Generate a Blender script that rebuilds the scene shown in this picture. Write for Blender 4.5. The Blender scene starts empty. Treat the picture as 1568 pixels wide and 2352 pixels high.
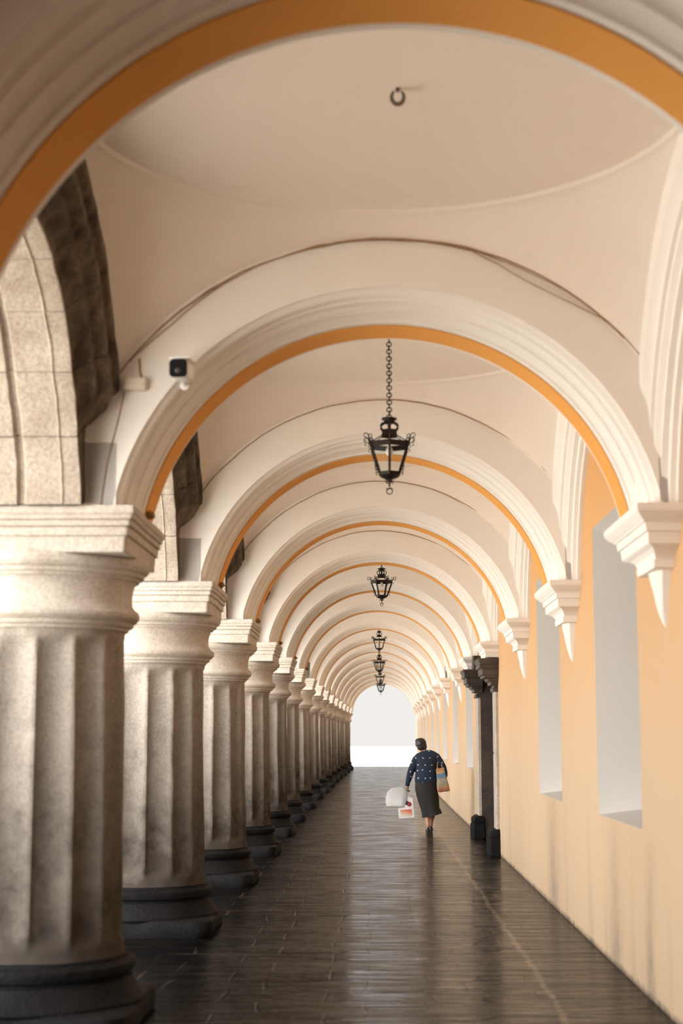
import bpy, bmesh, math, random
from mathutils import Vector, Matrix, noise
PI = math.pi
C = bpy.context.scene.collection
random.seed(7)
EYE = 1.55

# ------------------------------------------------------------------ helpers
def link(o): C.objects.link(o); return o
def empty(name, loc=(0, 0, 0), rz=0):
    o = bpy.data.objects.new(name, None); link(o); o.location = loc; o.rotation_euler = (0, 0, rz)
    o.empty_display_size = .1
    return o
def tag(o, label=None, cat=None, group=None, kind=None):
    if label: o['label'] = label
    if cat: o['category'] = cat
    if group: o['group'] = group
    if kind: o['kind'] = kind
    return o
def obj(name, bm, mats, parent=None, smooth=True, ang=35):
    me = bpy.data.meshes.new(name)
    bmesh.ops.recalc_face_normals(bm, faces=bm.faces)
    bm.to_mesh(me); bm.free()
    if not isinstance(mats, (list, tuple)): mats = [mats]
    for m in mats: me.materials.append(m)
    if smooth:
        for p in me.polygons: p.use_smooth = True
        try: me.set_sharp_from_angle(angle=math.radians(ang))
        except Exception: pass
    o = bpy.data.objects.new(name, me); link(o)
    if parent: o.parent = parent
    return o
def copy_tree(o, parent=None):
    c = o.copy(); link(c); c.parent = parent
    for ch in list(o.children): copy_tree(ch, c)
    return c
def box(bm, x0, x1, y0, y1, z0, z1, mi=0):
    v = [bm.verts.new((x, y, z)) for x in (x0, x1) for y in (y0, y1) for z in (z0, z1)]
    for q in ((0, 1, 3, 2), (4, 6, 7, 5), (0, 4, 5, 1), (2, 3, 7, 6), (0, 2, 6, 4), (1, 5, 7, 3)):
        f = bm.faces.new([v[i] for i in q]); f.material_index = mi
    return v
def rings(bm, rs, closed=True, caps=True, mi=0, wrap=False):
    vs = [[bm.verts.new(p) for p in r] for r in rs]
    n = len(rs[0]); m = len(vs)
    for i in range(m if wrap else m - 1):
        a, b = vs[i], vs[(i + 1) % m]
        for j in range(n if closed else n - 1):
            k = (j + 1) % n
            f = bm.faces.new((a[j], a[k], b[k], b[j])); f.material_index = mi[j] if isinstance(mi, list) else mi
    if caps and closed and not wrap:
        f = bm.faces.new(vs[0]); f.material_index = 0
        f = bm.faces.new(vs[-1]); f.material_index = 0
    return vs
def tube(bm, pts, r, n=6, caps=True, mi=0):
    pts = [Vector(p) for p in pts]; rs = []
    rad = r if isinstance(r, (list, tuple)) else [r] * len(pts)
    prev = None
    for i, p in enumerate(pts):
        t = (pts[min(i + 1, len(pts) - 1)] - pts[max(i - 1, 0)])
        if t.length < 1e-9: t = Vector((0, 0, 1))
        t.normalize()
        if prev is None:
            a = Vector((0, 0, 1)) if abs(t.z) < .9 else Vector((1, 0, 0))
            u = t.cross(a).normalized()
        else:
            u = (prev - t * prev.dot(t))
            u = u.normalized() if u.length > 1e-6 else t.orthogonal().normalized()
        prev = u; w = t.cross(u)
        rs.append([p + (u * math.cos(2 * PI * k / n) + w * math.sin(2 * PI * k / n)) * rad[i] for k in range(n)])
    rings(bm, rs, True, caps, mi)
def lathe(bm, prof, n=48, fn=None, mi=0):
    rs = []
    for (r, z) in prof:
        rs.append([(rr * math.cos(a), rr * math.sin(a), z) for a, rr in
                   ((2 * PI * k / n, (fn(r, z, 2 * PI * k / n) if fn else r)) for k in range(n))])
    rings(bm, rs, True, True, mi)
def sq_ring(hx, hy, z, c, per=6, jit=0, seed=0):
    """square ring with rounded corners of radius c"""
    pts = []
    for q in range(4):
        a0 = q * PI / 2
        cx = (hx - c) * (1 if q in (0, 3) else -1); cy = (hy - c) * (1 if q in (0, 1) else -1)
        for k in range(per + 1):
            a = a0 + PI / 2 * k / per
            pts.append((cx + c * math.cos(a), cy + c * math.sin(a), z))
        # straight run towards the next corner
        nq = (q + 1) % 4
        nx = (hx - c) * (1 if nq in (0, 3) else -1); ny = (hy - c) * (1 if nq in (0, 1) else -1)
        a = a0 + PI / 2
        s = (cx + c * math.cos(a), cy + c * math.sin(a)); e = (nx + c * math.cos(a), ny + c * math.sin(a))
        for k in range(1, 8):
            t = k / 8; pts.append((s[0] + (e[0] - s[0]) * t, s[1] + (e[1] - s[1]) * t, z))
    if jit:
        out = []
        for (x, y, zz) in pts:
            d = noise.noise(Vector((x * 2.3 + seed, y * 2.3, zz * 3))) * jit + noise.noise(Vector((x * 9 + seed, y * 9, zz * 12))) * jit * .5
            out.append((x * (1 + d / hx), y * (1 + d / hx), zz + d * .2))
        pts = out
    return pts

# ------------------------------------------------------------------ materials
def mat(name):
    m = bpy.data.materials.new(name); m.use_nodes = True
    nt = m.node_tree; b = nt.nodes['Principled BSDF']
    return m, nt, b
def N(nt, t, **kw):
    n = nt.nodes.new(t)
    for k, v in kw.items(): setattr(n, k, v)
    return n
def L(nt, a, b): nt.links.new(a, b)
def noise_node(nt, vec, scale, detail=4, rough=.55, dist=0):
    n = N(nt, 'ShaderNodeTexNoise'); n.inputs['Scale'].default_value = scale
    n.inputs['Detail'].default_value = detail; n.inputs['Roughness'].default_value = rough
    n.inputs['Distortion'].default_value = dist
    L(nt, vec, n.inputs['Vector']); return n.outputs['Fac']
def ramp(nt, fac, stops):
    r = N(nt, 'ShaderNodeValToRGB'); e = r.color_ramp.elements
    while len(e) < len(stops): e.new(.5)
    for i, (p, c) in enumerate(stops):
        e[i].position = p; e[i].color = (*c, 1) if len(c) == 3 else c
    L(nt, fac, r.inputs[0]); return r.outputs[0]
def rampf(nt, fac, a, b, va=0, vb=1):
    m = N(nt, 'ShaderNodeMapRange'); m.inputs[1].default_value = a; m.inputs[2].default_value = b
    m.inputs[3].default_value = va; m.inputs[4].default_value = vb
    L(nt, fac, m.inputs[0]); return m.outputs[0]
def mixc(nt, fac, a, b, mode='MIX'):
    m = N(nt, 'ShaderNodeMix', data_type='RGBA', blend_type=mode)
    for s, v in ((m.inputs[0], fac), (m.inputs[6], a), (m.inputs[7], b)):
        if hasattr(v, 'links'): L(nt, v, s)
        else: s.default_value = v if isinstance(v, (int, float)) else (*v, 1)
    return m.outputs[2]
def mth(nt, op, a, b=0, clamp=False):
    m = N(nt, 'ShaderNodeMath', operation=op); m.use_clamp = clamp
    for s, v in ((m.inputs[0], a), (m.inputs[1], b)):
        if hasattr(v, 'links'): L(nt, v, s)
        else: s.default_value = v
    return m.outputs[0]
def bump(nt, b, h, strength, dist=.01):
    n = N(nt, 'ShaderNodeBump'); n.inputs['Strength'].default_value = strength; n.inputs['Distance'].default_value = dist
    L(nt, h, n.inputs['Height']); L(nt, n.outputs[0], b.inputs['Normal'])
def wpos(nt, scale=(1, 1, 1), rnd=False):
    g = N(nt, 'ShaderNodeNewGeometry'); v = g.outputs['Position']
    mp = N(nt, 'ShaderNodeMapping'); mp.inputs['Scale'].default_value = scale
    L(nt, v, mp.inputs['Vector']); return mp.outputs[0]
def wz(nt):
    g = N(nt, 'ShaderNodeNewGeometry'); s = N(nt, 'ShaderNodeSeparateXYZ'); L(nt, g.outputs['Position'], s.inputs[0]); return s

def stone_mat(name, light, dark, damp_shade=None, z0=0, z1=1, streak=0, rough=.85, bs=.5, soot=None):
    m, nt, b = mat(name)
    v = wpos(nt)
    n1 = noise_node(nt, v, 3.2, 6, .6); n2 = noise_node(nt, v, 55, 3, .7); n3 = noise_node(nt, v, 13, 4, .6)
    c = mixc(nt, rampf(nt, n1, .35, .68), light, dark)
    c = mixc(nt, rampf(nt, n2, .42, .62, 0, .45), c, tuple(x * .55 for x in dark))
    if soot:
        vs = wpos(nt, (6, 6, 1.1)); ns = noise_node(nt, vs, 1.3, 5, .65)
        c = mixc(nt, rampf(nt, ns, .36, .62, 0, 1), c, soot)
    if damp_shade:  # darkens toward the ground: light falloff painted into the colour, plus damp staining
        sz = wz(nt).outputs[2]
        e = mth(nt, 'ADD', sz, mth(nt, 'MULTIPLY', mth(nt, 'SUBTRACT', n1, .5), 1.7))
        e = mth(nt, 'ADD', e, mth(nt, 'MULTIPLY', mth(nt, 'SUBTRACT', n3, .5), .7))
        c = mixc(nt, rampf(nt, e, z0, z1, 1, 0), c, damp_shade)
    L(nt, c, b.inputs['Base Color']); b.inputs['Roughness'].default_value = rough
    b.inputs['Specular IOR Level'].default_value = .25
    h = mth(nt, 'ADD', mth(nt, 'MULTIPLY', n2, .5), mth(nt, 'MULTIPLY', n3, .8))
    bump(nt, b, h, bs, .012)
    return m
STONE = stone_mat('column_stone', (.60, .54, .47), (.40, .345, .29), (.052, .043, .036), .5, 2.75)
CAPST = stone_mat('capital_stone', (.64, .585, .52), (.48, .42, .355), bs=.4)
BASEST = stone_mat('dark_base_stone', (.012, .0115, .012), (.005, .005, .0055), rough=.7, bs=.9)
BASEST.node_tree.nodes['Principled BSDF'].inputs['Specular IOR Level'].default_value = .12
ARCHST = stone_mat('arch_stone', (.52, .455, .385), (.36, .30, .24), bs=.8)
SOOT = stone_mat('sooty_arch_stone', (.26, .19, .135), (.12, .09, .065), bs=.7, soot=(.055, .04, .028))
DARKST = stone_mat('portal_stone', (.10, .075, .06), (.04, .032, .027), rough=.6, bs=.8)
JAMBST = stone_mat('portal_pale_stone', (.50, .44, .38), (.38, .33, .28), bs=.5)

def plaster_mat(name, col, var=.06, stain=None, rough=.8, bs=.12):
    m, nt, b = mat(name)
    v = wpos(nt)
    n1 = noise_node(nt, v, .9, 5, .55); n2 = noise_node(nt, v, 7, 5, .6); n3 = noise_node(nt, v, 60, 3, .6)
    c = mixc(nt, rampf(nt, n1, .3, .7), col, tuple(x * (1 - var) for x in col))
    if stain:
        c = mixc(nt, rampf(nt, n2, .58, .8, 0, .35), c, stain)
    L(nt, c, b.inputs['Base Color']); b.inputs['Roughness'].default_value = rough
    b.inputs['Specular IOR Level'].default_value = .2
    bump(nt, b, mth(nt, 'ADD', n2, mth(nt, 'MULTIPLY', n3, .25)), bs, .01)
    return m
WHITE = plaster_mat('white_plaster', (.84, .80, .75), .04, (.76, .69, .61))
VAULT = plaster_mat('vault_plaster', (.82, .73, .645), .05, (.70, .60, .49))
ORANGE = plaster_mat('ochre_band_paint', (.80, .37, .085), .12)
REVEAL = plaster_mat('whitewash', (.70, .68, .645), .04, (.7, .66, .62))

def wall_mat():
    m, nt, b = mat('ochre_wall')
    v = wpos(nt); s = wz(nt); z = s.outputs[2]; y = s.outputs[1]
    n1 = noise_node(nt, v, 1.1, 6, .6); n2 = noise_node(nt, v, 9, 5, .65)
    vs = wpos(nt, (1, 3.2, .32)); ns = noise_node(nt, vs, 1.6, 5, .6)
    # paler peach low on the wall, stronger orange up in the lunettes
    e = mth(nt, 'ADD', z, mth(nt, 'MULTIPLY', mth(nt, 'SUBTRACT', ns, .5), 1.8))
    c = mixc(nt, rampf(nt, e, 1.3, 3.5), (.55, .405, .27), (.64, .335, .12))
    c = mixc(nt, rampf(nt, ns, .5, .74, 0, .35), c, (.54, .42, .31))
    c = mixc(nt, rampf(nt, n2, .6, .8, 0, .3), c, (.50, .39, .29))
    # grey run-off stains
    ng = noise_node(nt, wpos(nt, (1, 2.1, .22)), 1.1, 5, .6)
    low = rampf(nt, z, .2, 1.4, 1, 0)
    g = mth(nt, 'MULTIPLY', rampf(nt, ng, .53, .7, 0, .6), low)
    c = mixc(nt, g, c, (.33, .26, .19))
    for yc_, w_, zt_ in ((11.0, .42, .95), (14.7, .5, .98), (9.6, .25, .9)):
        ms = mth(nt, 'MULTIPLY', rampf(nt, mth(nt, 'ABSOLUTE', mth(nt, 'SUBTRACT', mth(nt, 'ADD', y, mth(nt, 'MULTIPLY', mth(nt, 'SUBTRACT', n1, .5), .5)), yc_)), .05, w_, 1, 0), rampf(nt, z, .12, zt_, 1, .25))
        ms = mth(nt, 'MULTIPLY', ms, mth(nt, 'MULTIPLY', rampf(nt, z, zt_, zt_ + .05, 1, 0), rampf(nt, n2, .3, .6, .25, .6)))
        c = mixc(nt, ms, c, (.20, .16, .12))
    # splashed dirt on the foot of the wall
    e2 = mth(nt, 'ADD', z, mth(nt, 'MULTIPLY', mth(nt, 'SUBTRACT', n2, .5), .10))
    c = mixc(nt, rampf(nt, e2, .0, .045, .9, 0), c, (.10, .08, .06))
    L(nt, c, b.inputs['Base Color']); b.inputs['Roughness'].default_value = .8
    b.inputs['Specular IOR Level'].default_value = .2
    bump(nt, b, mth(nt, 'ADD', n2, n1), .12, .01)
    return m
OCHRE = wall_mat()

def floor_mat():
    m, nt, b = mat('wet_flagstones')
    g = N(nt, 'ShaderNodeNewGeometry')
    br = N(nt, 'ShaderNodeTexBrick'); br.offset = .37; br.squash = 1
    mp = N(nt, 'ShaderNodeMapping')
    wob = noise_node(nt, wpos(nt), 1.3, 4, .6)
    sep = N(nt, 'ShaderNodeSeparateXYZ'); L(nt, g.outputs['Position'], sep.inputs[0])
    cmb = N(nt, 'ShaderNodeCombineXYZ')
    L(nt, mth(nt, 'ADD', sep.outputs[0], mth(nt, 'MULTIPLY', wob, .12)), cmb.inputs[0])
    L(nt, mth(nt, 'ADD', sep.outputs[1], mth(nt, 'MULTIPLY', wob, .16)), cmb.inputs[1])
    L(nt, cmb.outputs[0], br.inputs['Vector'])
    br.inputs['Scale'].default_value = 1; br.inputs['Brick Width'].default_value = .62
    br.inputs['Row Height'].default_value = .40; br.inputs['Mortar Size'].default_value = .012
    br.inputs['Mortar Smooth'].default_value = .4
    br.inputs['Color1'].default_value = (.9, .9, .9, 1); br.inputs['Color2'].default_value = (.45, .45, .45, 1)
    br.inputs['Mortar'].default_value = (1, 1, 1, 1)
    n1 = noise_node(nt, wpos(nt), 1.7, 5, .6)
    st = noise_node(nt, wpos(nt, (.65, 2.9, 1)), 2.2, 5, .55, .5)
    st2 = noise_node(nt, wpos(nt, (1.2, 7, 1)), 2.4, 4, .55, .4)
    pit = noise_node(nt, wpos(nt, (7, 24, 1)), 3, 3, .6)
    # bluish black near the columns, browner toward the wall
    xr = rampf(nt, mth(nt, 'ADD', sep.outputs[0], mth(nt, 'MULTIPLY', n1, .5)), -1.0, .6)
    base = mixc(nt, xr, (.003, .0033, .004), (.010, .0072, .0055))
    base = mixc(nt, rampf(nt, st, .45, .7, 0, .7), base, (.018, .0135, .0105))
    base = mixc(nt, .35, base, br.outputs['Color'], 'MULTIPLY')
    # run of pale pointing parallel to the wall
    dx = mth(nt, 'ABSOLUTE', mth(nt, 'SUBTRACT', mth(nt, 'ADD', sep.outputs[0], mth(nt, 'MULTIPLY', wob, .14)), 1.12))
    line = mth(nt, 'MULTIPLY', rampf(nt, dx, .006, .03, 1, 0), rampf(nt, st2, .38, .55))
    mort = mth(nt, 'MULTIPLY', br.outputs['Fac'], rampf(nt, n1, .48, .65, 0, .22))
    base = mixc(nt, mth(nt, 'MAXIMUM', mth(nt, 'MULTIPLY', line, .8), mort), base, (.20, .16, .12))
    L(nt, base, b.inputs['Base Color'])
    wet = rampf(nt, mth(nt, 'ADD', mth(nt, 'MULTIPLY', n1, .6), mth(nt, 'MULTIPLY', st, .4)), .38, .62, .06, .24)
    L(nt, wet, b.inputs['Roughness'])
    b.inputs['Specular IOR Level'].default_value = .08
    h = mth(nt, 'ADD', mth(nt, 'MULTIPLY', st, 1.0), mth(nt, 'MULTIPLY', st2, .4))
    h = mth(nt, 'ADD', h, mth(nt, 'MULTIPLY', pit, .06))
    h = mth(nt, 'SUBTRACT', h, mth(nt, 'MULTIPLY', br.outputs['Fac'], .12))
    bump(nt, b, h, .9, .045)
    return m
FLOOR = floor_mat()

def simple(name, col, rough=.6, metal=0, **kw):
    m, nt, b = mat(name)
    n = noise_node(nt, wpos(nt), kw.get('s', 40), 3, .6)
    L(nt, mixc(nt, n, tuple(x * .8 for x in col), tuple(min(1, x * 1.2) for x in col)), b.inputs['Base Color'])
    b.inputs['Roughness'].default_value = rough; b.inputs['Metallic'].default_value = metal
    return m
IRON = simple('black_wrought_iron', (.022, .014, .011), .55, .6)
IRONB = simple('hook_iron', (.16, .12, .085), .6, .3)
GLASS, _nt, _b = mat('lantern_glass')
_b.inputs['Base Color'].default_value = (.95, .97, .96, 1); _b.inputs['Roughness'].default_value = .03
_b.inputs['Transmission Weight'].default_value = 1; _b.inputs['IOR'].default_value = 1.0 + .12
BULB = simple('bulb_glass', (.75, .73, .68), .3)
CAMBLK = simple('camera_black', (.010, .010, .010), .6)
CAMBLK.node_tree.nodes['Principled BSDF'].inputs['Specular IOR Level'].default_value = .05
CAMWHT = simple('camera_white', (.80, .79, .76), .4)
LENS = simple('camera_lens', (.05, .045, .04), .1)
PVC = simple('junction_box_plastic', (.70, .62, .53), .5)
CABLE = simple('old_cable', (.33, .20, .11), .8)
NEST = simple('dried_mud_nest', (.28, .15, .05), .95, s=120)
WOOD = simple('dark_door_wood', (.06, .035, .02), .6)
STREET = simple('street_paving', (.50, .47, .43), .9, s=4)

# ------------------------------------------------------------------ layout
YN = {-2: -3.5, -1: .6, 0: 4.7, 1: 8.8, 2: 12.95, 3: 17.05, 4: 21.15, 5: 25.25, 6: 29.4, 7: 34.4, 8: 39.4,
      9: 44.0, 10: 48.6, 11: 53.2, 12: 57.8, 13: 62.4, 14: 67.0, 15: 71.6}
LAST = 15
XC = .07            # axis of the cross arches
HS = EYE + 1.21     # springing
HC = EYE + .92      # centre of the arcs
XW = 1.635          # right wall
XCOL = -1.87
ORD = ['', 'first', 'second', 'third', 'fourth', 'fifth', 'sixth', 'seventh', 'eighth', 'ninth', 'tenth', 'eleventh',
       'twelfth', 'thirteenth', 'fourteenth', 'fifteenth', 'sixteenth']
def bend(y): return .45 * (max(0, y - 30) / 50) ** 2
def dbend(y): return -math.atan(.9 * max(0, y - 30) / 2500)

# ------------------------------------------------------------------ floor, street
bm = bmesh.new()
ys = [-12 + i * 2 for i in range(47)]
rs = [[(x + bend(y), y, 0) for x in (-2.75, -1, 0, 1, 1.75)] for y in ys]
rings(bm, rs, closed=False, caps=False)
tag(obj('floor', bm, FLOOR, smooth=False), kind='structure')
bm = bmesh.new()
box(bm, -60, -2.7, -40, 220, -.4, -.14); box(bm, -60, 60, 80.2, 220, -.4, -.02)
tag(obj('street_ground', bm, STREET, smooth=False), kind='structure')
bm = bmesh.new()
for a, b_ in zip(ys[:-1], ys[1:]):
    box(bm, -2.95 + bend(a), -2.7 + bend(a), a, b_ - .012, -.3, .012 - .01)
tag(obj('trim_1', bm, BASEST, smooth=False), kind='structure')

# ------------------------------------------------------------------ ceiling: one saucer-topped sail vault per bay
SB = 1.52; RS = math.sqrt(1.77 ** 2 + SB ** 2); RR = 1.40
def vault(bm, y0, y1):
    yc = (y0 + y1) / 2; s = ((y1 - y0) / 2 - .53) / SB
    x0, x1 = -1.42, 1.46; xc = XC - .03; n = 96
    def sph(x, d): return HC + math.sqrt(max(.05, RS * RS - (x - xc) ** 2 - d * d))
    angs = [2 * PI * k / n for k in range(n)]
    hr = HC + math.sqrt(RS * RS - RR * RR)
    rows = []
    for t in (.001, .2, .4, .6, .8, .92, .985):
        r = RR * t; h = hr + .012 + .12 * (1 - t * t)
        rows.append([(xc + r * math.cos(a), r * math.sin(a), h) for a in angs])
    rows.append([(xc + (RR - .006) * math.cos(a), (RR - .006) * math.sin(a), hr - .004) for a in angs])
    bd = []
    for a in angs:
        c, d = math.cos(a), math.sin(a)
        t = 1e9
        if c > 1e-6: t = min(t, (x1 - xc) / c)
        if c < -1e-6: t = min(t, (x0 - xc) / c)
        if abs(d) > 1e-6: t = min(t, (SB + .04) / abs(d))
        bd.append(t)
    for q in range(0, 13):
        u = q / 12; row = []
        for a, t in zip(angs, bd):
            r = RR + .012 + (max(t, RR + .02) - RR - .012) * u
            x, d = xc + r * math.cos(a), r * math.sin(a)
            row.append((x, d, sph(x, d)))
        rows.append(row)
    rows = [[(x + bend(yc + d * s), yc + d * s, h) for (x, d, h) in r] for r in rows]
    rings(bm, rows, True, False)
bm = bmesh.new()
for n in range(-2, LAST): vault(bm, YN[n], YN[n + 1])
# roof over the vaults
HR = HC + 2.2
for n in range(-2, LAST):
    b_ = bend(YN[n])
    box(bm, -2.5 + b_, 4.5, YN[n] - (.5 if n == -2 else 0), YN[n + 1] + (.5 if n == LAST - 1 else 0) - .001, HR, HR + .3)
tag(obj('ceiling', bm, VAULT), kind='structure')

# ------------------------------------------------------------------ cross arches
APROF = [(-.53, 1.495), (-.517, 1.494), (-.503, 1.485), (-.492, 1.470), (-.478, 1.461), (-.458, 1.458), (-.45, 1.474), (-.425, 1.478), (-.412, 1.466), (-.405, 1.450), (-.37, 1.447),
         (-.345, 1.436), (-.335, 1.428), (-.328, 1.445), (-.302, 1.447), (-.296, 1.424), (-.26, 1.418), (-.23, 1.405), (-.218, 1.398), (-.212, 1.412), (-.19, 1.412), (-.184, 1.391), (-.14, 1.387)]
def arch_profile():
    f = APROF; back = [(.14, 1.387), (.20, 1.388), (.206, 1.398), (.225, 1.43), (.25, 1.47), (.256, 1.485), (.29, 1.49), (.33, 1.52), (.42, 1.545), (.43, 1.575), (.53, 1.60)]
    return f, back
def arc_angles(rad, n=56, pad=0):
    a0 = math.asin((HS - HC) / rad)
    return [a0 + (PI - 2 * a0) * k / n for k in range(n + 1)]
def make_cross_arch():
    root = empty('cross_arch')
    f, back = arch_profile()
    def sweep(prof, m, name):
        bm = bmesh.new(); rws = []
        for k in range(73):
            row = []
            for z, r in prof:
                a0 = math.asin((HS - HC) / r); a = a0 + (PI - 2 * a0) * k / 72
                row.append((XC + r * math.cos(a), z, HC + r * math.sin(a)))
            rws.append(row)
        rings(bm, rws, closed=False, caps=False)
        return obj(name, bm, m, root, ang=25)
    sweep(f, WHITE, 'moulding')
    sweep([(-.14, 1.385), (-.138, 1.379), (-.13, 1.379), (.13, 1.379), (.138, 1.379), (.14, 1.385)], ORANGE, 'painted_band')
    sweep(back, WHITE, 'moulding')
    # plain plastered wall around the mouldings, front and back
    bm = bmesh.new(); XL, XR = -1.62, XW + .03
    for sgn, ri in ((-1, 1.495), (1, 1.60)):
        rws = []
        for k in range(73):
            a0 = math.asin((HS - HC) / ri); a = a0 + (PI - 2 * a0) * k / 72
            c = math.cos(a); t = 1.86
            if c > 1e-6: t = min(t, (XR - XC) / c)
            if c < -1e-6: t = min(t, (XL - XC) / c)
            t = max(t, ri + .005)
            rws.append([(XC + r * math.cos(a), sgn * .53, HC + r * math.sin(a)) for r in (ri, t)])
        rings(bm, rws, closed=False, caps=False)
        # foot pieces that fill out to the piers
        for xs in ((XL, XC - 1.45), (XC + 1.45, XR)):
            q = [bm.verts.new(p) for p in ((xs[0], sgn * .53, HS), (xs[1], sgn * .53, HS), (xs[1] + (.0 if xs[0] < 0 else 0), sgn * .53, HS + .35), (xs[0], sgn * .53, HS + .35))]
            if xs[0] > 0: pass
            bm.faces.new(q)
    obj('arch_wall', bm, WHITE, root)
    return root
arch0 = make_cross_arch()

# stone arcade arch over one opening, local y=0 in the middle of the bay
SPROF = [(-1.40, 1.93), (-1.40, 1.86), (-1.375, 1.85), (-1.37, 1.80), (-1.375, 1.775), (-1.41, 1.755), (-1.415, 1.70), (-1.39, 1.685), (-1.392, 1.64), (-1.43, 1.62),
         (-1.455, 1.60), (-1.46, 1.555), (-1.49, 1.545), (-1.535, 1.50), (-1.545, 1.462)]
SOFF = [(-1.545, 1.462), (-1.55, 1.452), (-1.60, 1.447), (-1.64, 1.45), (-1.646, 1.442), (-1.652, 1.45), (-1.84, 1.45), (-1.855, 1.475), (-1.875, 1.475), (-1.89, 1.448),
        (-2.05, 1.447), (-2.056, 1.44), (-2.062, 1.447), (-2.36, 1.45), (-2.40, 1.47), (-2.42, 1.55), (-2.42, 1.93)]
def make_stone_arch():
    root = empty('stone_arcade_arch')
    nv = 11
    ks = []
    for v in range(nv):
        ks += [(v + t) / nv for t in (0, .012, .04, .2, .4, .6, .8, .96, .988)]
    ks.append(1.0)
    def sweep(prof, m, name):
        bm = bmesh.new(); rws = []
        for k in ks:
            f = (k * nv) % 1; g = .012 if (f < .006 or f > .994) and 0 < k < 1 else 0
            row = []
            for i, (x, r) in enumerate(prof):
                r0 = 1.45; a0 = math.asin((HS - HC) / r0) ; a = a0 + (PI - 2 * a0) * k
                d = noise.noise(Vector((x * 3, a * 6, 1.3))) * .008 + noise.noise(Vector((x * 9, a * 19, 4.3))) * .005
                hh = (r * math.sin(a)) - .80          # plaster covers the stone face at the springing
                w = min(1, max(0, (hh + .07 + .05 * noise.noise(Vector((a * 9, r * 5, 0)))) / .12))
                x = x * w + min(x, -1.55) * (1 - w)
                row.append((x - g + d, (r + g + d) * math.cos(a), HC + (r + g + d) * math.sin(a)))
            rws.append(row)
        rings(bm, rws, closed=False, caps=False)
        return obj(name, bm, m, root, ang=30)
    sweep(SPROF, SOOT, 'face_moulding')
    sweep(SOFF, ARCHST, 'soffit')
    return root
stone0 = make_stone_arch()

# rib against the right wall over one bay
RPROF = [(1.43, 1.97), (1.43, 1.80), (1.437, 1.775), (1.455, 1.755), (1.47, 1.735), (1.478, 1.70), (1.478, 1.68), (1.498, 1.675), (1.50, 1.64), (1.53, 1.615), (1.532, 1.585),
         (1.565, 1.58), (1.57, 1.53), (1.60, 1.525), (1.605, 1.495), (XW + .01, 1.495)]
def make_rib():
    bm = bmesh.new(); rws = []
    for k in range(57):
        row = []
        for x, r in RPROF:
            a0 = math.asin((HS - HC) / r); a = a0 + (PI - 2 * a0) * k / 56
            row.append((x, r * math.cos(a), HC + r * math.sin(a)))
        rws.append(row)
    rings(bm, rws, closed=False, caps=False)
    return obj('wall_rib', bm, WHITE, ang=25)
rib0 = make_rib()

# ------------------------------------------------------------------ column
def make_column():
    root = empty('stone_column')
    # square plinth, worn corners
    bm = bmesh.new()
    hs = [(.60, 0), (.61, .03), (.61, .08), (.60, .12), (.585, .132), (.54, .135)]
    rings(bm, [sq_ring(h, h, z, .13, jit=.03, seed=3) for h, z in hs])
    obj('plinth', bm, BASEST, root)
    bm = bmesh.new()
    pr = [(.60, .12), (.612, .135), (.61, .15), (.595, .165), (.582, .185), (.568, .21), (.552, .235), (.545, .255), (.528, .26), (.53, .272), (.548, .285),
          (.556, .31), (.553, .335), (.535, .352), (.515, .357), (.512, .372), (.49, .378)]
    lathe(bm, pr, 72, lambda r, z, a: r + .010 * noise.noise(Vector((math.cos(a) * 2.5, math.sin(a) * 2.5, z * 6))))
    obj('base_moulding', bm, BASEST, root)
    # fluted shaft
    NF = 14; n = NF * 14
    def flute(a, amt):
        t = (a / (2 * PI) * NF + .25) % 1
        if t < .12: return 0
        u = (t - .12) / .88
        return amt * math.sin(PI * u) ** .6
    zs = [.375, .40, .43, .45, .475, .50, .54] + [.54 + (2.02 - .54) * k / 18 for k in range(1, 18)] + [2.02, 2.05, 2.075, 2.095, 2.11, 2.13]
    prof = []
    for z in zs:
        u = (z - .375) / (2.13 - .375)
        prof.append((.497 - .035 * u, z))
    def fn(r, z, a):
        w = 0 if z < .44 else min(1, (z - .44) / .06)
        if z > 2.03: w = max(0, 1 - (z - 2.03) / .06)
        if z < .40: r += .006
        if z > 2.11: r += .01
        rag = .006 * noise.noise(Vector((math.cos(a) * 5, math.sin(a) * 5, z * 3))) + .012 * noise.noise(Vector((math.cos(a) * 1.5, math.sin(a) * 1.5, z * 1.1)))
        return r - flute(a, .046) * w + rag
    bm = bmesh.new(); lathe(bm, prof, n, fn)
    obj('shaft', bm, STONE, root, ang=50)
    bm = bmesh.new()
    pr = [(.47, 2.12), (.49, 2.125), (.495, 2.14), (.515, 2.148), (.522, 2.16), (.518, 2.168), (.535, 2.175), (.553, 2.195), (.556, 2.215), (.545, 2.235), (.525, 2.25),
          (.512, 2.27), (.508, 2.31), (.512, 2.35), (.525, 2.39), (.532, 2.40), (.548, 2.403), (.552, 2.417), (.556, 2.42), (.573, 2.423), (.577, 2.437), (.578, 2.442),
          (.598, 2.455), (.608, 2.475), (.606, 2.50), (.59, 2.52)]
    pr = [(r * .985, z) for r, z in pr]
    lathe(bm, pr, 80, lambda r, z, a: r + .005 * noise.noise(Vector((math.cos(a) * 3, math.sin(a) * 3, z * 7))))
    obj('capital', bm, CAPST, root, ang=28)
    bm = bmesh.new()
    hs = [(.55, 2.515), (.555, 2.52), (.558, 2.60), (.572, 2.605), (.574, 2.645), (.568, 2.65), (.584, 2.655), (.586, 2.68), (.58, 2.685), (.594, 2.69), (.597, 2.71), (.606, 2.72), (.606, HS - .01), (.60, HS)]
    rings(bm, [sq_ring(h, h, z, .022, jit=.007, seed=9) for h, z in hs])
    obj('abacus', bm, CAPST, root, ang=28)
    return root
col0 = make_column()

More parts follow.
